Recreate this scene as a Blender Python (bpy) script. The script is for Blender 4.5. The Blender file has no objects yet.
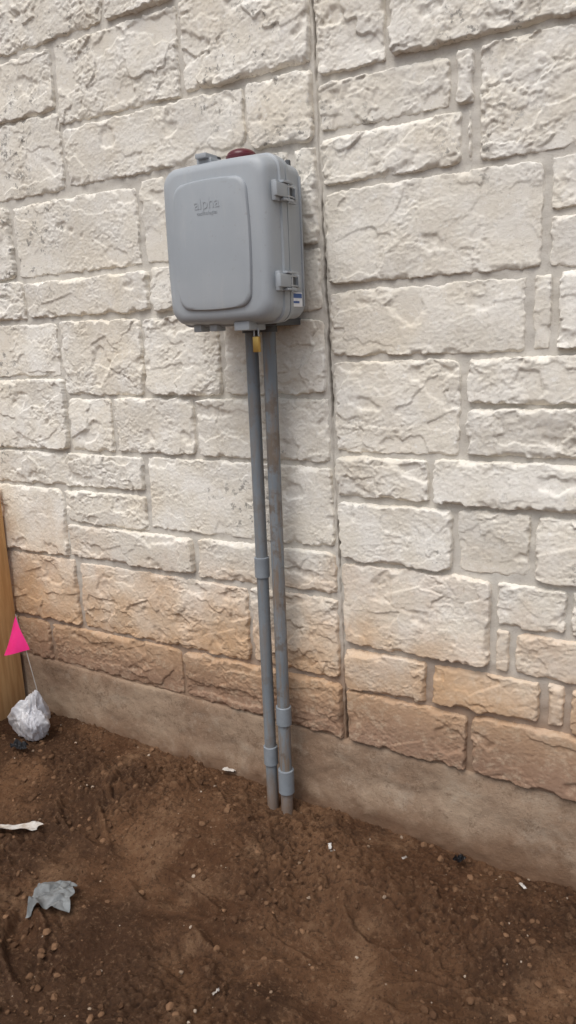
import bpy, bmesh, math, random
import numpy as np
from mathutils import Vector, Matrix
random.seed(7); RNG=np.random.default_rng(11)
S=bpy.context.scene

# ------------------------------------------------------------------ noise
def h2(ix,iy,seed):
    n=(ix.astype(np.int64)*374761393+iy.astype(np.int64)*668265263+int(seed)*974634541)&0xffffffff
    n=((n^(n>>13))*1274126177)&0xffffffff
    return ((n^(n>>16))&0xffff)/65535.0
def perlin(x,y,seed=0):
    x=np.asarray(x,float);y=np.asarray(y,float)
    ix=np.floor(x);iy=np.floor(y);fx=x-ix;fy=y-iy
    u=fx*fx*fx*(fx*(fx*6-15)+10);v=fy*fy*fy*(fy*(fy*6-15)+10)
    def g(a,b):
        t=h2(ix+a,iy+b,seed)*2*np.pi
        return np.cos(t)*(fx-a)+np.sin(t)*(fy-b)
    a=g(0,0)*(1-u)+g(1,0)*u;b=g(0,1)*(1-u)+g(1,1)*u
    return (a*(1-v)+b*v)*1.4
def fbm(x,y,seed=0,o=4,gain=.5):
    s=0;a=1
    for i in range(o):
        s=s+a*perlin(x*2**i,y*2**i,seed+i*17);a*=gain
    return s
def facet(x,y,seed=0):
    x=np.asarray(x,float);y=np.asarray(y,float)
    ix=np.floor(x);iy=np.floor(y);best=np.full(x.shape,9.);out=np.zeros(x.shape)
    for a in(-1,0,1):
        for b in(-1,0,1):
            cx=ix+a;cy=iy+b
            px=cx+h2(cx,cy,seed);py=cy+h2(cx,cy,seed+5)
            dx=x-px;dy=y-py;d=dx*dx+dy*dy
            hh=(h2(cx,cy,seed+9)-.5)+(h2(cx,cy,seed+13)-.5)*1.6*dx+(h2(cx,cy,seed+21)-.5)*1.6*dy
            m=d<best;best=np.where(m,d,best);out=np.where(m,hh,out)
    return out
def bumps(x,y,seed=0,dens=.6):
    """rounded lumps of random size sitting on the surface, 0..1"""
    x=np.asarray(x,float);y=np.asarray(y,float)
    ix=np.floor(x);iy=np.floor(y);out=np.zeros(x.shape)
    for a in(-1,0,1):
        for b in(-1,0,1):
            cx=ix+a;cy=iy+b
            px=cx+h2(cx,cy,seed);py=cy+h2(cx,cy,seed+5)
            r=.18+.55*h2(cx,cy,seed+9)**2
            on=h2(cx,cy,seed+13)<dens
            d=((x-px)**2+(y-py)**2)/(r*r)
            hh=np.where(on,np.sqrt(np.clip(1-d,0,1))*r,0)
            out=np.maximum(out,hh)
    return out
def sstep(a,b,x):
    t=np.clip((x-a)/(b-a),0,1);return t*t*(3-2*t)

# ------------------------------------------------------------------ mesh helpers
def new_mesh(name,verts,faces,mat=None,smooth=True,attrs=None,parent=None,sharp=None):
    me=bpy.data.meshes.new(name)
    verts=np.asarray(verts,dtype=np.float32)
    if isinstance(faces,np.ndarray):
        k=faces.shape[1];n=len(faces)
        me.vertices.add(len(verts));me.vertices.foreach_set('co',verts.ravel())
        me.loops.add(n*k);me.loops.foreach_set('vertex_index',faces.ravel().astype(np.int32))
        me.polygons.add(n);me.polygons.foreach_set('loop_start',np.arange(0,n*k,k,dtype=np.int32))
        me.update(calc_edges=True)
    else:
        me.from_pydata([tuple(map(float,v)) for v in verts],[],faces)
    me.validate()
    me.polygons.foreach_set('use_smooth',[smooth]*len(me.polygons))
    if attrs:
        for k,v in attrs.items():
            at=me.attributes.new(k,'FLOAT','POINT');at.data.foreach_set('value',np.asarray(v,dtype=np.float32))
    if sharp is not None: me.set_sharp_from_angle(angle=math.radians(sharp))
    if mat: me.materials.append(mat)
    ob=bpy.data.objects.new(name,me);S.collection.objects.link(ob)
    if parent: ob.parent=parent
    return ob
def empty(name,loc=(0,0,0)):
    e=bpy.data.objects.new(name,None);e.location=loc;e.empty_display_size=.1;S.collection.objects.link(e);return e
def gridfaces(nu,nv,off=0,flip=False):
    i=np.arange(nu-1)[:,None]*nv+np.arange(nv-1)[None,:]
    i=i.ravel()+off
    f=np.stack([i,i+nv,i+nv+1,i+1],1)
    return f[:,::-1].copy() if flip else f
def rrect(hw,hh,r,n=6,m=8,barrel=0.0):
    pts=[]
    cs=[(hw-r,hh-r,0),(-hw+r,hh-r,90),(-hw+r,-hh+r,180),(hw-r,-hh+r,270)]
    for k,(cx,cz,a0) in enumerate(cs):
        arc=[(cx+r*math.cos(math.radians(a0+90*i/n)),cz+r*math.sin(math.radians(a0+90*i/n))) for i in range(n+1)]
        pts+=arc
        nx=cs[(k+1)%4];a=math.radians(nx[2]);q=(nx[0]+r*math.cos(a),nx[1]+r*math.sin(a));p=arc[-1]
        for j in range(1,m): pts.append((p[0]+(q[0]-p[0])*j/m,p[1]+(q[1]-p[1])*j/m))
    return [(x*(1+barrel*(1-(z/hh)**2)),z*(1+barrel*.7*(1-(x/hw)**2))) for x,z in pts]
def loft(name,secs,mat,parent=None,cx=0,cz=0,barrel=0,sharp=35):
    V=[];F=[];n=None
    for s in secs:
        b=s[4] if len(s)>4 else barrel
        Lp=rrect(s[1],s[2],s[3],barrel=b);n=len(Lp)
        for x,z in Lp: V.append((cx+x,s[0],cz+z))
    for k in range(len(secs)-1):
        for i in range(n):
            j=(i+1)%n
            F.append((k*n+i,k*n+j,(k+1)*n+j,(k+1)*n+i))
    F.append(tuple(range(n)));F.append(tuple(range((len(secs)-1)*n,len(secs)*n))[::-1])
    ob=new_mesh(name,V,F,mat,True,None,parent,None)
    bm=bmesh.new();bm.from_mesh(ob.data);bmesh.ops.recalc_face_normals(bm,faces=bm.faces);bm.to_mesh(ob.data);bm.free()
    ob.data.set_sharp_from_angle(angle=math.radians(sharp))
    return ob
def bbox(name,x0,x1,y0,y1,z0,z1,mat,parent=None,bev=.002,rot=None):
    bm=bmesh.new();bmesh.ops.create_cube(bm,size=1)
    for v in bm.verts: v.co=Vector((v.co.x*(x1-x0),v.co.y*(y1-y0),v.co.z*(z1-z0)))
    if bev: bmesh.ops.bevel(bm,geom=bm.edges[:],offset=bev,segments=2,affect='EDGES',profile=.6)
    if rot:
        bmesh.ops.rotate(bm,verts=bm.verts,matrix=rot)
    c=Vector(((x0+x1)/2,(y0+y1)/2,(z0+z1)/2))
    for v in bm.verts: v.co+=c
    me=bpy.data.meshes.new(name);bm.to_mesh(me);bm.free()
    me.polygons.foreach_set('use_smooth',[True]*len(me.polygons));me.set_sharp_from_angle(angle=math.radians(40))
    me.materials.append(mat);ob=bpy.data.objects.new(name,me);S.collection.objects.link(ob)
    if parent: ob.parent=parent
    return ob
def sweep(name,prof,mat,parent=None,n=32,cap=True,sharp=30):
    V=[];F=[]
    P=[Vector(p) for p,_ in prof]
    d0=(P[-1]-P[0]).normalized()
    up=Vector((0,1,0)) if abs(d0.y)<.9 else Vector((1,0,0))
    for k,(p,r) in enumerate(prof):
        a=P[max(k-1,0)];b=P[min(k+1,len(P)-1)]
        d=(b-a)
        d=d.normalized() if d.length>1e-7 else d0
        u=up.cross(d).normalized();w=d.cross(u)
        for i in range(n):
            t=2*math.pi*i/n
            V.append(Vector(p)+u*math.cos(t)*r+w*math.sin(t)*r)
    for k in range(len(prof)-1):
        for i in range(n):
            j=(i+1)%n;F.append((k*n+i,k*n+j,(k+1)*n+j,(k+1)*n+i))
    if cap: F.append(tuple(range(n))[::-1]);F.append(tuple(range((len(prof)-1)*n,len(prof)*n)))
    return new_mesh(name,V,F,mat,True,None,parent,sharp)

# ------------------------------------------------------------------ node helpers
class NT:
    def __init__(s,name):
        s.m=bpy.data.materials.new(name);s.m.use_nodes=True;s.t=s.m.node_tree
        s.b=s.t.nodes['Principled BSDF'];s.pos=s.t.nodes.new('ShaderNodeNewGeometry')
    def n(s,typ,**k):
        nd=s.t.nodes.new(typ)
        for a,b in k.items(): setattr(nd,a,b)
        return nd
    def put(s,sock,v):
        if isinstance(v,(int,float)): sock.default_value=v
        elif isinstance(v,(tuple,list)): sock.default_value=tuple(v)+((1,) if len(v)==3 and sock.type=='RGBA' else ())
        else: s.t.links.new(v,sock)
    def math(s,op,a,b=0,c=None,clamp=False):
        nd=s.n('ShaderNodeMath',operation=op,use_clamp=clamp);s.put(nd.inputs[0],a);s.put(nd.inputs[1],b)
        if c is not None: s.put(nd.inputs[2],c)
        return nd.outputs[0]
    def noise(s,scale,detail=4,rough=.55,vec=None,dist=0,off=None):
        nd=s.n('ShaderNodeTexNoise');nd.inputs['Scale'].default_value=scale;nd.inputs['Detail'].default_value=detail
        nd.inputs['Roughness'].default_value=rough;nd.inputs['Distortion'].default_value=dist
        v=vec or s.pos.outputs['Position']
        if off is not None:
            mp=s.n('ShaderNodeVectorMath',operation='ADD');s.put(mp.inputs[0],v);mp.inputs[1].default_value=off;v=mp.outputs[0]
        s.t.links.new(v,nd.inputs['Vector']);return nd.outputs['Fac']
    def ramp(s,f,a,b,lo=0,hi=1):
        nd=s.n('ShaderNodeMapRange',interpolation_type='SMOOTHSTEP');s.put(nd.inputs[0],f)
        for i,v in enumerate((a,b,lo,hi)): nd.inputs[i+1].default_value=v
        return nd.outputs[0]
    def mix(s,f,a,b,mode='MIX'):
        nd=s.n('ShaderNodeMix',data_type='RGBA',blend_type=mode);s.put(nd.inputs[0],f);s.put(nd.inputs[6],a);s.put(nd.inputs[7],b);return nd.outputs[2]
    def attr(s,name):
        nd=s.n('ShaderNodeAttribute',attribute_name=name);return nd.outputs['Fac']
    def xyz(s):
        nd=s.n('ShaderNodeSeparateXYZ');s.t.links.new(s.pos.outputs['Position'],nd.inputs[0]);return nd.outputs
    def bump(s,h,strength=.5,dist=.002,prev=None):
        nd=s.n('ShaderNodeBump');nd.inputs['Strength'].default_value=strength;nd.inputs['Distance'].default_value=dist
        s.put(nd.inputs['Height'],h)
        if prev is not None: s.t.links.new(prev,nd.inputs['Normal'])
        return nd.outputs[0]
    def fin(s,col,rough=.9,normal=None,spec=.3,metal=0):
        s.put(s.b.inputs['Base Color'],col);s.put(s.b.inputs['Roughness'],rough);s.b.inputs['Specular IOR Level'].default_value=spec
        s.put(s.b.inputs['Metallic'],metal)
        if normal is not None: s.t.links.new(normal,s.b.inputs['Normal'])
        return s.m

def mat_stone():
    N=NT('limestone');z=N.xyz()[2];r=N.attr('rnd');r2=N.attr('rnd2')
    c=N.mix(N.ramp(N.noise(9,5),.35,.68),(.80,.745,.645),(.87,.835,.765))
    c=N.mix(N.math('MULTIPLY',N.ramp(N.noise(3.2,4,off=(3,1,7)),.48,.72),.45),c,(.74,.64,.49))
    c=N.mix(N.math('MULTIPLY',r,.26),c,(.63,.59,.52))
    c=N.mix(N.ramp(N.noise(24,6,.75,off=(2,7,7)),.52,.70,0,.32),c,(.56,.50,.42))
    c=N.mix(N.ramp(N.noise(85,5,.75),.55,.69,0,.48),c,(.47,.415,.34))
    c=N.mix(N.ramp(N.noise(60,5,.75,off=(2,1,7)),.55,.68,0,.5),c,(.92,.90,.86))
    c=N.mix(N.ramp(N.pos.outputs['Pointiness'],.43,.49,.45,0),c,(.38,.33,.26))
    sp=N.math('MULTIPLY',N.ramp(N.noise(38,5,.7),.565,.64),N.ramp(N.noise(2.1,2,off=(9,4,2)),.51,.61))
    c=N.mix(N.math('MULTIPLY',sp,.7),c,(.19,.18,.165))
    f=N.math('MULTIPLY',N.math('SUBTRACT',1.00,z),2.1)
    f=N.math('ADD',f,N.math('MULTIPLY',N.math('SUBTRACT',N.noise(5,5,.6,off=(1,8,3)),.5),1.3))
    f=N.math('ADD',f,N.math('MULTIPLY',N.math('SUBTRACT',N.noise(1.4,2,off=(4,4,3)),.5),1.0))
    f=N.math('ADD',f,N.math('MULTIPLY',N.math('SUBTRACT',r2,.5),.25))
    f=N.ramp(f,.05,1.25,0,.92)
    dirt=N.mix(N.ramp(z,.30,.60),(.27,.150,.088),(.58,.365,.20))
    dirt=N.mix(N.ramp(N.noise(30,6,.75,off=(5,5,5)),.47,.67,0,.38),dirt,(.62,.49,.35))
    c=N.mix(f,c,dirt)
    b=N.bump(N.noise(80,7,.8),.65,.0035)
    b=N.bump(N.noise(420,4,.7),.6,.0012,b)
    return N.fin(c,.93,b,.2)
def mat_mortar():
    N=NT('mortar');z=N.xyz()[2]
    c=N.mix(N.noise(14,5),(.50,.465,.41),(.66,.625,.565))
    c=N.mix(N.ramp(N.noise(160,3),.5,.75,0,.45),c,(.40,.36,.30))
    f=N.math('ADD',N.math('MULTIPLY',N.math('SUBTRACT',.84,z),2.0),N.math('SUBTRACT',N.noise(5,4),.5))
    c=N.mix(N.ramp(f,.0,1.1,0,.9),c,(.27,.165,.10))
    d=N.attr('deep');c=N.mix(d,c,(.12,.095,.075))
    return N.fin(c,.95,N.bump(N.noise(240,5,.65),.6,.002),.2)
def mat_found():
    N=NT('foundation_concrete');z=N.xyz()[2]
    c=N.mix(N.ramp(N.noise(4,5,.6),.3,.7),(.255,.168,.112),(.37,.275,.195))
    c=N.mix(N.ramp(N.noise(11,6,.7,off=(5,2,1)),.50,.70,0,.5),c,(.43,.355,.275))
    c=N.mix(N.ramp(N.noise(18,8,.85,off=(8,2,1)),.51,.64,0,.7),c,(.17,.11,.072))
    c=N.mix(N.ramp(N.noise(70,6,.8,off=(1,2,1)),.55,.68,0,.5),c,(.45,.36,.27))
    c=N.mix(N.ramp(N.math('ADD',z,N.math('MULTIPLY',N.noise(9,5,.65),.22)),.26,.12,0,.9),c,(.155,.088,.052))
    c=N.mix(N.ramp(N.noise(190,3),.58,.75,0,.5),c,(.12,.08,.055))
    b=N.bump(N.noise(40,7,.7),.8,.006);b=N.bump(N.noise(300,4),.5,.001,b)
    return N.fin(c,.93,b,.2)
def mat_soil():
    N=NT('soil')
    c=N.mix(N.ramp(N.noise(2.1,5,.6),.36,.66),(.105,.048,.022),(.190,.098,.049))
    c=N.mix(N.ramp(N.noise(4.5,7,.7,off=(4,4,4)),.51,.68,0,.7),c,(.29,.170,.095))
    c=N.mix(N.ramp(N.noise(1.5,6,.65,off=(7,1,1)),.46,.57,0,.78),c,(.062,.029,.014))
    c=N.mix(N.ramp(N.noise(30,7,.8,off=(6,1,1)),.52,.64,0,.55),c,(.054,.026,.013))
    c=N.mix(N.ramp(N.noise(65,5,.75),.53,.66,0,.50),c,(.28,.170,.098))
    c=N.mix(N.ramp(N.noise(120,4,.75,off=(2,2,2)),.53,.66,0,.7),c,(.044,.022,.012))
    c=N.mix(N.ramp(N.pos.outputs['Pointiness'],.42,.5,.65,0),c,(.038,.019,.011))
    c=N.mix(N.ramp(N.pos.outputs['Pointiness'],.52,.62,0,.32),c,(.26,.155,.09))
    b=N.bump(N.noise(50,8,.8),1.0,.013);b=N.bump(N.noise(260,5,.7),.9,.003,b)
    return N.fin(c,N.ramp(N.noise(3,3),.3,.7,.66,.92),b,.22)
def mat_simple(name,col,rough=.6,col2=None,sc=20,bump=.0,bs=200,spec=.4,metal=0,bd=.001):
    N=NT(name);c=N.mix(N.ramp(N.noise(sc,5,.6),.35,.7),col,col2 or tuple(x*.85 for x in col))
    nb=N.bump(N.noise(bs,4),bump,bd) if bump else None
    return N.fin(c,rough,nb,spec,metal)
def mat_attr(name,a,b,rough=.9):
    N=NT(name);c=N.mix(N.attr('rnd'),a,b);c=N.mix(N.ramp(N.noise(180,4),.4,.7,0,.4),c,(.10,.06,.035))
    return N.fin(c,rough,N.bump(N.noise(400,4),.5,.001),.25)
M_stone=mat_stone();M_mortar=mat_mortar();M_found=mat_found();M_soil=mat_soil()

# ------------------------------------------------------------------ limestone wall
XJ=lambda z:-1.030-.021*z
FT=lambda x:.268-.017*np.clip(x,-4.5,2.5)
J='J'
cells=[
(-262,-236,'F',48.5),(-236,-168.5,'F',48.5),(-168.5,J,'F',48.5),
(-262,-217.5,48.5,76.5),(-217.5,-138.5,48.5,76),(-138.5,J,48.5,76),
(-262,-220.5,76.5,104),(-220.5,-160,76.5,90.5),(-160,-130,76.2,91),(-130,J,76.2,91),
(-220.5,-179,90.5,104),(-179,J,91,118),(-262,-179,104,118),
(-262,-214,118,145),(-214,-191.5,118,138),(-191.5,-155.5,118,138),(-155.5,J,118,138),
(-262,-214.5,145,165),(-214.5,-175.5,138,165),(-175.5,-143.5,138,164.5),(-143.5,J,138,161.5),
(-262,-229.5,165.3,180),(-229.5,-170.5,165.3,179.5),(-170.5,-159,165,179.5),(-159,-143.5,164.7,180),(-143.5,J,161.7,180),
(-262,-232,180,206),(-232,-172.5,179.7,205.5),(-172.5,-161,179.7,207),(-161,-116.5,180,207),(-116.5,J,180,207),
(-262,-203.5,206.3,231.8),(-203.5,-130,207,226),(-130,J,207.2,226.7),
(-262,-204.5,232,251.8),(-204.5,-152.5,226.3,252),(-152.5,J,227,252),
(-262,-231,252,275),(-231,-180.5,252.3,275),(-180.5,-152.5,252.3,275),(-152.5,J,252.3,275),
(J,-63.5,'F',46.5),(-63.5,-22,'F',47.3),
(J,-75.5,46.7,60.8),(-75.5,-42.7,47.3,61),(-42.7,-36.5,47.3,61),(-36.5,-8,47.3,61),
(J,-57,61,88.4),(-57,-37,74.6,88.2),(-51.5,-22,61,74.4),(-57,-51.5,61,74.4),(-37,-8,74.6,88.2),
(J,-68,88.5,107.5),(-68,-47,88.5,107.6),(-47,-15,88.5,107.6),
(J,-75,107.7,121.5),(-75,-28,107.8,121.5),
(J,-65.8,121.7,148.5),(-65.8,-25,121.7,135.6),(-65.8,-30,135.6,148.5),
(J,-49.5,148.8,168.4),(-49.5,-43.2,149,168.6),(-43.2,-16,149,168.6),
(J,-45.7,168.6,194.8),(-45.7,-22,168.8,182.2),(-45.7,-26,182.2,195.3),
(J,-66.4,195.2,208.6),(-66.4,-63.2,195.5,208.6),(-63.2,-24,195.5,223),(J,-69,208.8,222.3),(-69,-63.2,208.8,222.6),
(J,-86.2,222.7,245),(-86.2,-30,223,245),
(J,-70,245,275),(-70,-24,245,275)]
fine=len(cells)
rr=random.Random(5)
def fillband(x0,x1,z0,z1):
    x=x0
    while x<x1-8:
        w=rr.uniform(28,70)
        if x1-(x+w)<20: w=x1-x
        cells.append((x,x+w,z0,z1));x+=w
for z0,z1,xs in [('F',47.3,-22),(47.3,61,-8),(61,74.5,-22),(74.5,88.3,-8),(88.3,107.6,-15),(107.7,121.6,-28),(121.7,135.6,-25),(135.6,148.7,-30),(148.8,168.7,-16),(168.7,182.2,-22),(182.2,195.4,-26),(195.5,223,-24),(223,245,-30),(245,275,-24)]:
    fillband(xs,190,z0,z1)
for z0,z1 in [('F',48.5),(48.5,76.5),(76.5,104),(104,118),(118,145),(145,165.2),(165.2,180),(180,206.3),(206.3,231.8),(231.8,252),(252,275)]:
    fillband(-420,-262,z0,z1)
for z0,z1 in [(275,300),(300,320)]:
    fillband(-420,-108,z0,z1);fillband(-109.5,190,z0,z1)

wall=empty('limestone_wall')
def stone_set(name,cl,step,seed0):
    VV=[];FF=[];A=[];A2=[];off=0
    for ci,(x0,x1,z0,z1) in enumerate(cl):
        sd=seed0+ci*31
        R=random.Random(sd)
        g=lambda:R.uniform(.0030,.0085)
        zb=lambda x:(FT(x)+.002 if z0=='F' else z0/100)
        zt=z1/100
        zm=.3 if z0=='F' else z0/100
        def X(v,z,s):
            if v=='J': return XJ(z)+s*.006
            return v/100
        gl,gr,gb,gt=g(),g(),(g()*.4 if z0=='F' else g()),g()
        if x0=='J': gl=.001
        if x1=='J': gr=.001
        j=lambda:R.uniform(-.005,.005)
        BLc=(X(x0,zm,1)+gl+abs(j()),zb(X(x0,zm,1))+gb+j()*.7);BR=(X(x1,zm,-1)-gr-abs(j()),zb(X(x1,zm,-1))+gb+j()*.7)
        TL=(X(x0,zt,1)+gl+abs(j()),zt-gt+j()*.7);TR=(X(x1,zt,-1)-gr-abs(j()),zt-gt+j()*.7)
        w=BR[0]-BLc[0];h=TL[1]-BLc[1]
        nu=max(6,int(w/step));nv=max(5,int(h/step))
        def par(n):
            t=np.linspace(-1,1,n);return t*.86+.14*np.sin(t*np.pi/2)
        u,v=np.meshgrid(par(nu),par(nv),indexing='ij')
        a=(u+1)/2;b=(v+1)/2
        x=(BLc[0]*(1-a)+BR[0]*a)*(1-b)+(TL[0]*(1-a)+TR[0]*a)*b
        z=(BLc[1]*(1-a)+BR[1]*a)*(1-b)+(TL[1]*(1-a)+TR[1]*a)*b
        k=(np.abs(u)**9*np.abs(v)**9)
        cu=np.where(u>0,np.where(v>0,R.random(),R.random()),np.where(v>0,R.random(),R.random()))*.016+.001
        x=x-np.sign(u)*cu*.6*k;z=z-np.sign(v)*cu*.6*k
        wb=np.abs(u)**7;wv=np.abs(v)**7
        x=x+wb*(perlin(z*18,u*0+np.sign(u)*3,sd)*.0055+perlin(z*60,np.sign(u)*3,sd+1)*.0036+perlin(z*160,np.sign(u)*3,sd+1)*.0018)*(.6 if 'J' in(x0,x1) else 1)
        z=z+wv*(perlin(x*14,np.sign(v)*3,sd+2)*.0055+perlin(x*55,np.sign(v)*3,sd+3)*.0036+perlin(x*160,np.sign(v)*3,sd+3)*.0018)
        e=np.minimum((1-np.abs(u))*w/2,(1-np.abs(v))*h/2)
        ew=.003+.017*np.clip(.2+fbm(x*16,z*16,sd+4,3,.6)*1.6,0,1)
        prof=1-(1-np.clip(e/ew,0,1))**2
        H0=R.uniform(.010,.024)
        ox=R.uniform(0,90);oz=R.uniform(0,90)
        wx=x+ox;wz=z+oz
        amp=R.uniform(.30,1.10)
        q=perlin(wx*25+7,wz*25,sd+9)*.12
        rough=sstep(-.15,.50,fbm(wx*7,wz*9,sd+14,2)+R.uniform(-.25,.25))
        rough=.28+.72*rough
        d=.006*perlin(wx*4,wz*6,sd+5)
        d=d+amp*(.0065*facet(wx*7+q*2,wz*11+q,sd+6)+rough*(.0034*facet(wx*22+q*3,wz*36+q*2,sd+7)+.0029*facet(wx*62+q*6,wz*80+q*6,sd+8)))
        d=d+rough*(.0014*fbm(wx*55,wz*70,sd+10,3,.7)+.0010*facet(wx*150,wz*170,sd+15))+.0008*perlin(wx*140,wz*150,sd+11)
        d=d-.006*sstep(.33,.55,perlin(wx*8,wz*12,sd+12)+.15*perlin(wx*45,wz*45,sd+13))
        d+=(u*R.uniform(-.004,.004)+v*R.uniform(-.003,.004))
        hgt=np.maximum(H0*prof+d*prof,.001+.006*prof)
        y=.006-.006*np.clip(e/.002,0,1)-hgt
        VV.append(np.stack([x,y,z],-1).reshape(-1,3))
        FF.append(gridfaces(nu,nv,off));off+=nu*nv
        A.append(np.full(nu*nv,R.random()));A2.append(np.full(nu*nv,R.random()))
    return new_mesh(name,np.concatenate(VV),np.concatenate(FF),M_stone,True,{'rnd':np.concatenate(A),'rnd2':np.concatenate(A2)},wall)
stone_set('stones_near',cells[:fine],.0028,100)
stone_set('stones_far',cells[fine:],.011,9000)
xs=np.concatenate([np.arange(-4.2,-1.11,.010),np.arange(-1.11,-1.0,.0016),np.arange(-1.0,1.9,.010)])
zs=np.arange(0,1.0001,1/430.)
x,t=np.meshgrid(xs,zs,indexing='ij')
z0=FT(x)-.004;z=z0+(3.2-z0)*t
sh=np.exp(-((x+1.055)/.25)**2);xj=XJ(z);x=x+(xj+1.055)*sh
jc=xj+.0045*perlin(z*7,z*0+.3,3)+.0030*perlin(z*30,z*0+.7,4)
jw=.0014+.0020*np.clip(perlin(z*9,z*0+1.7,6)+.2,0,1)+.0016*np.clip(perlin(z*60,z*0+.2,8),-.5,1)
jw=np.maximum(jw,.0006)
ins=1-sstep(jw*.8,jw*1.6+.0008,np.abs(x-jc))
fill=sstep(-.25,.30,perlin(z*4,z*0+5.5,9)+.6*perlin(z*22,z*0,10)+.15*(z-1.3))*.8
y=-.0035+.0030*fbm(x*25,z*25,12,3)+ins*.022*(1-fill)
new_mesh('mortar',np.stack([x,y,z],-1).reshape(-1,3),gridfaces(len(xs),len(zs)),M_mortar,True,{'deep':(ins*(1-fill)*.8).ravel()},wall)
bbox('wall_core',-4.2,1.9,.05,.30,-.3,3.2,M_mortar,wall,0)
xs=np.arange(-4.2,1.91,.011);zs=np.linspace(0,1,46)
x,t=np.meshgrid(xs,zs,indexing='ij')
top=FT(x)+.0035*perlin(x*9,x*0+.4,31)+.0025*perlin(x*40,x*0,32)
z=-.25+(top+.25)*t
y=-.013+.0050*fbm(x*5,z*9,33,3)+.0025*fbm(x*40,z*40,34,2)+.004*sstep(.965,1,t)-.010*sstep(.16,.02,z)
P=np.stack([x,y,z],-1)
P2=np.concatenate([P,(P[:,-1:,:]*np.array([1,0,1])+np.array([0,.05,0]))],1)
new_mesh('foundation',P2.reshape(-1,3),gridfaces(len(xs),len(zs)+1),M_found,True,None,wall)
bbox('foundation_core',-4.19,1.89,.052,.299,-.3,.27,M_found,wall,0)

# ------------------------------------------------------------------ ground
def foot(x,y,cx,cy,a):
    c,s=math.cos(a),math.sin(a);X=(x-cx)*c+(y-cy)*s;Y=-(x-cx)*s+(y-cy)*c
    wd=.048*(1-.25*np.clip(Y/.14,-1,1)**2+.12*np.sin(Y*22))
    d=np.sqrt((X/wd)**2+(Y/.145)**2)
    return -.016*(1-sstep(.75,1.05,d))*(1+.12*perlin(X*60,Y*60,3)*(d<.9))+.010*np.exp(-((d-1.18)/.16)**2)
FEET=[(-1.78,-.47,1.2),(-1.32,-.58,1.5),(-1.02,-.62,1.75),(-.72,-.42,1.3),(-1.55,-.92,.9),(-.95,-.98,2.1),(-.52,-.55,1.9)]
def gz(x,y,detail=True):
    xc=np.clip(x,-4,2)
    b=-.030-.044*xc
    fade=np.exp(-(np.maximum(0,np.hypot(x+1,y+1)-3)/4)**2)
    n=.036*perlin(x*1.9+.3,y*1.9,41)+.026*perlin(x*4.6,y*4.6,42)+.016*perlin(x*11,y*11,48)
    n=n*(.35+.65*sstep(.0,-.30,y))
    n=n-.030*np.exp(-(((x+1.235)/.10)**2+((y+.10)/.075)**2))+.035*np.exp(-(((x+1.55)/.20)**2+((y+.22)/.12)**2))+.025*np.exp(-(((x+.95)/.16)**2+((y+.2)/.09)**2))
    n=n-.022*np.exp(-((y+.50+.06*np.sin(x*3))/.10)**2)+.014*np.exp(-((y+.34+.06*np.sin(x*3))/.06)**2)
    F0=0
    for cx,cy,a in FEET: F0=F0+foot(x,y,cx,cy,a)
    n=n+F0
    if detail:
        m=np.clip(.65+perlin(x*2.5,y*2.5,47)*1.5,.15,1.4)*(1-.6*np.clip(-F0/.016,0,1))
        q=perlin(x*30,y*30,5)*.5
        n=n+m*(.016*np.abs(fbm(x*14,y*14,43,3,.6))+.0060*facet(x*24+q,y*24,44)+.020*bumps(x*20+q,y*20+q,51,.42)+.013*bumps(x*48+q,y*48+q,52,.55)+.004*bumps(x*110+q,y*110,53,.6))
        n=n+(.3+.7*m)*.0050*fbm(x*55,y*55,45,3,.65)
    return b+n*fade
def axis(lo,hi,st,far):
    a=list(np.arange(lo,hi,st));s=st;v=a[-1]
    while v<far: s*=1.25;v+=s;a.append(v)
    s=st;v=a[0];l=[]
    while v>-far: s*=1.25;v-=s;l.append(v)
    return np.array(l[::-1]+a)
ax=axis(-2.70,.10,.0038,400);ay=axis(-1.32,.03,.0036,400)
x,y=np.meshgrid(ax,ay,indexing='ij')
z=gz(x,y)
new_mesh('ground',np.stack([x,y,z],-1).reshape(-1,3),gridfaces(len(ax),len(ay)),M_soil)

def ico():
    bm=bmesh.new();bmesh.ops.create_icosphere(bm,subdivisions=2,radius=1);bm.verts.ensure_lookup_table()
    v=np.array([q.co[:] for q in bm.verts]);f=np.array([[q.index for q in p.verts] for p in bm.faces]);bm.free();return v,f
IV,IF=ico()
def scatter(name,n,smin,smax,mat,seed,power=3,sink=.35,flat=.7,clump=True):
    g=np.random.default_rng(seed);VV=[];FF=[];A=[]
    c=0
    while c<n:
        x=g.uniform(-2.5,.1);y=g.uniform(-1.3,-.02)
        if clump and perlin(np.array([x*2.2]),np.array([y*2.2]),61)[0]<g.uniform(-.5,.4): continue
        s=smin+(smax-smin)*g.random()**power
        v=IV*np.array([1,g.uniform(.6,1),g.uniform(.5,.9)*flat/.7])
        v=v*(1+.30*perlin(IV[:,0:1]*1.3+g.random()*99,IV[:,1:2]*1.3+IV[:,2:3],seed))
        for _ in range(4):
            d=g.normal(size=3);d/=np.linalg.norm(d);t=g.uniform(.45,.8);q=v@d;v=v-np.maximum(q-t,0)[:,None]*d
        a=g.uniform(0,6.28);ca,sa=math.cos(a),math.sin(a)
        v=v@np.array([[ca,sa,0],[-sa,ca,0],[0,0,1]])*s
        zz=float(gz(np.array([x]),np.array([y]))[0])+s*(.5-sink)
        VV.append(v+np.array([x,y,zz]));FF.append(IF+c*len(IV));A.append(np.full(len(IV),g.random()**1.7));c+=1
    return new_mesh(name,np.concatenate(VV),np.concatenate(FF),mat,False,{'rnd':np.concatenate(A)})
scatter('soil_clods',3600,.002,.014,mat_attr('soil_clod',(.080,.039,.019),(.22,.122,.066)),3,4,.4)
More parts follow.
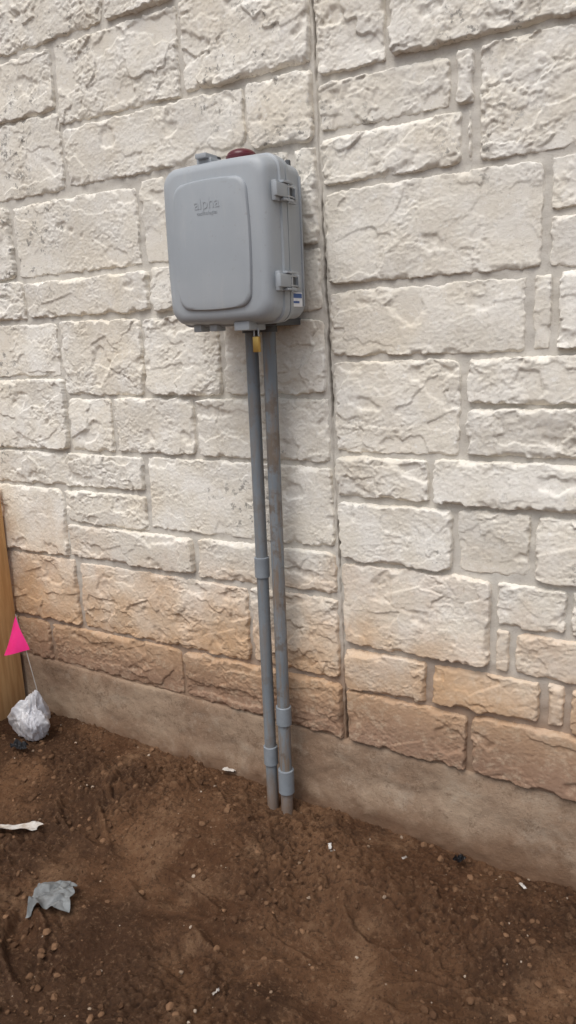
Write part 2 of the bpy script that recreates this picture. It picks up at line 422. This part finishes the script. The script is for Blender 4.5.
scatter('pebbles',280,.0018,.0075,mat_attr('pebble',(.22,.145,.09),(.50,.41,.32)),4,3.5,.35,clump=False)

# ------------------------------------------------------------------ utility enclosure
def mat_plastic():
    N=NT('grey_enclosure_plastic')
    c=N.mix(N.ramp(N.noise(6,4),.3,.7),(.330,.355,.378),(.365,.388,.408))
    mp=N.n('ShaderNodeMapping');mp.inputs['Scale'].default_value=(1,1,.15);N.t.links.new(N.pos.outputs['Position'],mp.inputs[0])
    c=N.mix(N.ramp(N.noise(40,5,.7,vec=mp.outputs[0]),.50,.75,0,.35),c,(.44,.44,.43))
    c=N.mix(N.ramp(N.noise(70,5,.7),.60,.73,0,.40),c,(.24,.22,.20))
    b=N.bump(N.noise(900,2),.12,.0005)
    return N.fin(c,N.ramp(N.noise(14,4),.3,.7,.38,.55),b,.4)
M_box=mat_plastic()
M_dark=mat_simple('dark_grey_fitting',(.09,.095,.10),.5)
M_mar=mat_simple('maroon_rubber',(.10,.012,.02),.3)
M_brass=mat_simple('brass',(.50,.33,.10),.35,metal=.8)
M_steel=mat_simple('steel',(.45,.47,.5),.35,metal=.9)
M_white=mat_simple('label_white',(.84,.85,.87),.5)
M_blue=mat_simple('label_blue',(.06,.13,.35),.5)
box=empty('utility_enclosure',(-1.266,0,1.808))
def BX(n,secs,m,**k): return loft(n,secs,m,parent=box,**k)
BX('rear_body',[(-.042,.148,.188,.03),(-.046,.154,.194,.032),(-.072,.158,.197,.034),(-.0725,.164,.202,.034),(-.150,.167,.205,.034)],M_box,barrel=.01)
BX('body_flange',[(-.146,.170,.208,.036),(-.148,.175,.211,.038),(-.163,.176,.212,.038),(-.165,.173,.209,.036)],M_box,barrel=.015)
BX('gasket',[(-.163,.167,.203,.034),(-.171,.167,.203,.034)],M_dark,barrel=.015)
BX('lid',[(-.169,.173,.209,.036),(-.171,.1765,.2125,.038),(-.196,.1765,.2125,.038),(-.199,.1715,.2075,.037),(-.232,.168,.204,.038),(-.245,.163,.199,.040),(-.2525,.154,.190,.040),(-.2555,.143,.179,.036)],M_box,barrel=.026,sharp=42)
BX('lid_raised_panel',[(-.2550,.117,.160,.030),(-.2590,.1165,.1595,.03),(-.2630,.114,.157,.03),(-.2645,.108,.151,.028)],M_box,barrel=.07,cx=-.006,cz=-.006,sharp=42)
W=.170
def latch(cz,s,name):
    def bb(nm,xa,xb,*a):
        lo,hi=sorted((s*xa,s*xb));bbox(name+nm,lo,hi,*a)
    bb('_base',W-.001,W+.015,-.230,-.124,cz-.025,cz+.025,M_box,box,.003)
    bb('_lever',W+.013,W+.026,-.244,-.188,cz-.017,cz+.017,M_box,box,.004)
    for dz in(-.0215,.0215): bb('_ear',W+.012,W+.028,-.212,-.162,cz+dz-.003,cz+dz+.003,M_box,box,.001)
    sweep(name+'_pin',[((s*(W+.021),-.180,cz-.028),.004),((s*(W+.021),-.180,cz+.028),.004)],M_steel,box,12)
    for dz in(-.012,.012):
        sweep(name+'_wire',[((s*(W+.018),-.140,cz+dz),.0022),((s*(W+.024),-.165,cz+dz),.0022),((s*(W+.023),-.20,cz+dz),.0022)],M_steel,box,8)
    bb('_hook',W+.012,W+.023,-.147,-.134,cz-.016,cz+.016,M_box,box,.002)
    bb('_recess',W+.0145,W+.0165,-.186,-.150,cz-.014,cz+.014,M_dark,box,.0008)
latch(.115,1,'latch_upper');latch(-.108,1,'latch_lower')
for cz in(.11,-.11): sweep('hinge_barrel',[((-.172,-.168,cz-.03),.006),((-.172,-.168,cz+.03),.006)],M_box,box,16)
bbox('top_latch_base',-.060,-.012,-.230,-.13,.203,.222,M_box,box,.004)
bbox('top_latch_lever',-.054,-.018,-.244,-.19,.218,.231,M_box,box,.003)
bbox('top_latch_slot',-.048,-.024,-.19,-.165,.221,.2315,M_dark,box,.002)
def dome(name,c,r,h,mat,par):
    prof=[((c[0],c[1],c[2]),r)]
    for i in range(1,9):
        t=math.pi/2*i/8.5;prof.append(((c[0],c[1],c[2]+h*math.sin(t)),r*math.cos(t)))
    return sweep(name,prof,mat,par,32,sharp=60)
sweep('cap_collar',[((.010,-.115,.195),.044),((.010,-.115,.236),.044),((.010,-.115,.238),.041)],M_mar,box)
dome('maroon_cap',(.010,-.115,.237),.041,.019,M_mar,box)
for i,(sx,sy) in enumerate([(.088,-.135),(.118,-.115),(.135,-.08)]):
    sweep('top_screw_%d'%i,[((sx,sy,.190),.008),((sx,sy,.213),.008),((sx,sy,.215),.006)],M_dark,box,12)
for i,px in enumerate((-.105,-.050)):
    bbox('bottom_tab_%d'%i,px-.013,px+.013,-.215,-.17,-.228,-.204,M_box,box,.004)
bbox('hasp',.035,.085,-.235,-.15,-.230,-.205,M_box,box,.004)
bbox('mount_bracket',.01,.12,-.15,-.012,-.219,-.200,M_dark,box,.003)
bbox('wall_bracket',-.10,.10,-.043,-.008,-.17,.17,M_dark,box,.003)
for i,px in enumerate((-.010,.052)):
    sweep('hub_%d'%i,[((px,-.085,-.236),.0255),((px,-.085,-.19),.0255)],M_dark,box)
bbox('padlock_body',.070,.090,-.200,-.188,-.290,-.247,M_brass,box,.003)
shp=[]
for i in range(13):
    t=math.pi*i/12;shp.append(((.080-.007*math.cos(t),-.194,-.232+.009*math.sin(t)),.0018))
sweep('padlock_shackle',[((.073,-.194,-.249),.0018)]+shp+[((.087,-.194,-.249),.0018)],M_steel,box,8)
bbox('label',.160,.1694,-.142,-.088,-.172,-.134,M_white,box,0)
bbox('label_print',.1690,.1698,-.139,-.091,-.149,-.137,M_blue,box,0)
bbox('label_print_line',.1690,.1698,-.139,-.105,-.163,-.157,M_blue,box,0)
bbox('side_rib',.150,.1700,-.078,-.073,-.17,.17,M_box,box,.001)
def text(body,size,loc,ext=.0012):
    cu=bpy.data.curves.new('emboss','FONT');cu.body=body;cu.size=size;cu.extrude=ext;cu.align_x='CENTER'
    ob=bpy.data.objects.new('emboss',cu);S.collection.objects.link(ob)
    dg=bpy.context.evaluated_depsgraph_get();me=bpy.data.meshes.new_from_object(ob.evaluated_get(dg))
    bpy.data.objects.remove(ob);me.transform(Matrix.Rotation(math.radians(90),4,'X'));me.transform(Matrix.Translation(Vector(loc)))
    me.materials.clear();me.materials.append(M_box);o=bpy.data.objects.new('embossed_lettering',me);S.collection.objects.link(o);o.parent=box
text('alpha',.040,(-.010,-.2646,.088),.0008);text('technologies',.013,(-.010,-.2646,.073),.0007)

# ------------------------------------------------------------------ conduits
def mat_pvc(dirt):
    N=NT('grey_pvc_%d'%int(dirt*100));z=N.xyz()[2]
    c=N.mix(N.ramp(N.noise(4,4),.3,.7),(.165,.188,.208),(.215,.238,.258))
    mp=N.n('ShaderNodeMapping');mp.inputs['Scale'].default_value=(1,1,.12);N.t.links.new(N.pos.outputs['Position'],mp.inputs[0])
    c=N.mix(N.ramp(N.noise(60,5,.7,vec=mp.outputs[0]),.42,.66,0,dirt),c,(.21,.155,.11))
    c=N.mix(N.ramp(N.noise(16,6,.7),.50,.62,0,dirt*.8),c,(.14,.11,.085))
    c=N.mix(N.ramp(z,.18,.02,0,.6),c,(.25,.16,.10))
    return N.fin(c,.5,N.bump(N.noise(300,3),.15,.0006),.4)
M_p1=mat_pvc(.45);M_p2=mat_pvc(.95);M_cpl=mat_simple('pvc_coupling',(.24,.265,.29),.5,(.20,.22,.24))
cond=empty('conduit_pair')
def conduit(name,xt,xb,r,mat,cps,zb=-.08,yt=-.085,yb=-.085):
    def P(z):
        t=(1.59-z)/1.59;return (xt+(xb-xt)*t,yt+(yb-yt)*t,z)
    sweep(name,[(P(1.60-i*(1.60-zb)/24),r) for i in range(25)],mat,cond)
    for k,(z,h,rc) in enumerate(cps):
        sweep('%s_coupling_%d'%(name,k),[(P(z-h/2),r+.0005),(P(z-h/2+.0005),rc-.001),(P(z-h/2+.002),rc),(P(z+h/2-.002),rc),(P(z+h/2-.0005),rc-.001),(P(z+h/2),r+.0005)],M_cpl,cond)
conduit('conduit_left',-1.274,-1.284,.0190,M_p1,[(.858,.066,.0235),(.208,.066,.0235)])
conduit('conduit_right',-1.213,-1.228,.0200,M_p2,[(.364,.064,.0250),(.128,.085,.0260)])

# ------------------------------------------------------------------ wooden fence
def mat_wood():
    N=NT('cedar_board')
    mp=N.n('ShaderNodeMapping');mp.inputs['Scale'].default_value=(1,1,.08);N.t.links.new(N.pos.outputs['Position'],mp.inputs[0])
    c=N.mix(N.ramp(N.noise(45,6,.6,vec=mp.outputs[0]),.35,.7),(.54,.30,.125),(.72,.46,.22))
    c=N.mix(N.ramp(N.xyz()[2],.25,.05,0,.4),c,(.30,.18,.10))
    return N.fin(c,.8,N.bump(N.noise(150,4,vec=mp.outputs[0]),.3,.001),.25)
M_wood=mat_wood()
fence=empty('wooden_fence')
yy=-.030;i=0
while yy>-1.3:
    h=random.uniform(1.02,1.04);bbox('picket_%d'%i,-2.565,-2.546,yy-.138,yy,.045,h,M_wood,fence,.002);yy-=.143;i+=1
for j,zr in enumerate((.30,.85)): bbox('rail_%d'%j,-2.605,-2.567,-1.45,-.03,zr-.045,zr+.045,M_wood,fence,.003)
for j,yp in enumerate((-.085,-1.4)): bbox('post_%d'%j,-2.700,-2.607,yp-.045,yp+.045,-.2,1.10,M_wood,fence,.004)

# ------------------------------------------------------------------ marker flag
M_pink=mat_simple('pink_flag_vinyl',(.96,.045,.29),.45,(.90,.035,.24))
M_wire=mat_simple('galvanised_wire',(.48,.46,.43),.5)
flag=empty('marker_flag')
b=(-2.262,-.165,.03);tp=(-2.365,-.17,.565)
sweep('wire_stake',[(b,.0016),((-2.290,-.17,.24),.0016),((-2.33,-.17,.42),.0016),(tp,.0016)],M_wire,flag,8)
V=[];F=[];n=10
A=Vector((-2.362,-.174,.560));B=Vector((-2.425,-.196,.396));Cc=Vector((-2.305,-.176,.432))
for i in range(n+1):
    for j in range(n+1):
        s=i/n;t=j/n;p=A*(1-s)+(B*(1-t)+Cc*t)*s
        p=p+Vector((0,.010*math.sin(s*3+t*5)*s-.006*s,0));V.append(p)
for i in range(n):
    for j in range(n): F.append((i*(n+1)+j,(i+1)*(n+1)+j,(i+1)*(n+1)+j+1,i*(n+1)+j+1))
new_mesh('pennant',V,F,M_pink,True,None,flag)

# ------------------------------------------------------------------ litter
def mat_bag():
    N=NT('white_plastic_film');c=N.mix(N.ramp(N.noise(14,4),.35,.7),(.62,.62,.66),(.78,.78,.80))
    c=N.mix(N.ramp(N.noise(9,5,off=(3,3,3)),.55,.70,0,.5),c,(.42,.33,.26))
    N.b.inputs['Transmission Weight'].default_value=.22
    return N.fin(c,.30,N.bump(N.noise(22,5,.6,dist=2),.5,.007),.5)
M_bag=mat_bag()
bm=bmesh.new();bmesh.ops.create_icosphere(bm,subdivisions=6,radius=1)
v=np.array([q.co[:] for q in bm.verts]);f=np.array([[q.index for q in p.verts] for p in bm.faces]);bm.free()
th=np.arctan2(v[:,1],v[:,0]);up=v[:,2]
fold=.13*np.abs(np.sin(th*3.5+2.2*up+1.5*perlin(up*2,v[:,0]*2,70)))+.05*np.abs(np.sin(th*8+4*up+perlin(up*3,v[:,0]*2,75)*2))
d=1-fold*(.35+.65*np.clip(up*.5+.6,0,1))+.28*perlin(v[:,0]*1.2+4,v[:,2]*1.2+v[:,1],71)-.08*np.abs(perlin(v[:,0]*5+v[:,1]*3,v[:,2]*5+v[:,1]*4,73))
v=v*d[:,None]
nk=1-.40*sstep(.0,1.0,up);v[:,0]*=nk;v[:,1]*=nk
v[:,2]=np.where(v[:,2]<-.55,-.55+(v[:,2]+.55)*.3,v[:,2])
v[:,0]+=.30*np.clip(up,0,1)**2-.15*np.clip(-up,0,1)
v=v*np.array([.092,.065,.118])
v+=np.array([-2.308,-.205,float(gz(np.array([-2.315]),np.array([-.205]),False)[0])+.070])
new_mesh('plastic_bag',v,f,M_bag)
def crumple(name,x,y,w,l,ang,mat,amp=.012,seed=1,ragged=.25,n=46,lift=.026):
    u,vv=np.meshgrid(np.linspace(-1,1,n),np.linspace(-1,1,n),indexing='ij')
    th=np.arctan2(vv,u);sc=1+ragged*perlin(np.cos(th)*1.6+seed,np.sin(th)*1.6,seed)
    X=u*w/2*sc+perlin(u*1.4,vv*1.4,seed+4)*w*.06;Y=vv*l/2*sc+perlin(u*1.4+9,vv*1.4,seed+4)*l*.06
    ca,sa=math.cos(ang),math.sin(ang);gx=x+X*ca-Y*sa;gy=y+X*sa+Y*ca
    Z=gz(gx,gy,False)+lift+amp*np.abs(fbm(u*1.1+seed,vv*1.1,seed+2,2))*1.6+amp*.35*facet(u*1.6,vv*1.6,seed+3)
    return new_mesh(name,np.stack([gx,gy,Z],-1).reshape(-1,3),gridfaces(n,n),mat,False)
M_cloth=mat_simple('grey_rag',(.13,.135,.135),.6,(.21,.22,.22),30,.4,120)
M_paper=mat_simple('dirty_paper',(.62,.60,.57),.8,(.40,.34,.28),25)
M_blk=mat_simple('black_plastic',(.012,.012,.014),.4)
crumple('crumpled_rag',-1.590,-.775,.115,.095,.5,M_cloth,.010,3)
crumple('paper_scrap',-1.915,-.635,.16,.036,.75,M_paper,.006,5)
crumple('black_plastic_scrap',-2.25,-.316,.055,.03,.3,M_blk,.012,7,n=20)
crumple('black_plastic_scrap',-.64,-.075,.045,.02,1.3,M_blk,.010,9,n=20)
for k,(x_,y_,s_) in enumerate([(-1.50,-.03,.040),(-1.005,-.80,.014),(-.98,-.25,.020),(-.96,-.27,.012),(-.78,-.16,.014),(-.45,-.10,.02)]):
    crumple('paper_scrap',x_,y_,s_*1.3,s_*.5,k*1.1,M_paper,.005,20+k,n=14,lift=.020)

# ------------------------------------------------------------------ light
w=bpy.data.worlds.new('World');S.world=w;w.use_nodes=True
nt=w.node_tree;bg=nt.nodes['Background'];sky=nt.nodes.new('ShaderNodeTexSky');sky.sky_type='NISHITA';sky.sun_disc=False
EL=math.radians(61);AZ=math.radians(186)
sky.sun_elevation=EL;sky.sun_rotation=AZ;sky.dust_density=3;sky.air_density=1
hs=nt.nodes.new('ShaderNodeHueSaturation');hs.inputs['Saturation'].default_value=.45
nt.links.new(sky.outputs[0],hs.inputs['Color']);nt.links.new(hs.outputs[0],bg.inputs['Color']);bg.inputs['Strength'].default_value=.15
sd=bpy.data.lights.new('overcast_sun','SUN');sd.energy=1.8;sd.angle=math.radians(38);sd.color=(1,.975,.94)
so=bpy.data.objects.new('overcast_sun',sd);S.collection.objects.link(so)
dirv=Vector((math.sin(AZ)*math.cos(EL),math.cos(AZ)*math.cos(EL),math.sin(EL)))
so.rotation_euler=dirv.to_track_quat('Z','Y').to_euler()

# ------------------------------------------------------------------ camera
ps,th,r,f=.5451,.2205,-.0437,770.87
Fv=Vector((-math.sin(ps)*math.cos(th),math.cos(ps)*math.cos(th),-math.sin(th)))
R0=Vector((math.cos(ps),math.sin(ps),0));U0=R0.cross(Fv)
Rv=math.cos(r)*R0+math.sin(r)*U0;Uv=-math.sin(r)*R0+math.cos(r)*U0
cd=bpy.data.cameras.new('camera');co=bpy.data.objects.new('camera',cd);S.collection.objects.link(co)
m=Matrix.Identity(4)
for i in range(3): m[i][0]=Rv[i];m[i][1]=Uv[i];m[i][2]=-Fv[i]
m[0][3],m[1][3],m[2][3]=0,-2.023,1.55
co.matrix_world=m
cd.sensor_fit='VERTICAL';cd.sensor_height=36;cd.sensor_width=36;cd.lens=f*36/1024;cd.clip_start=.05;cd.clip_end=2000
S.camera=co
S.view_settings.view_transform='Standard';S.view_settings.look='None';S.view_settings.exposure=0
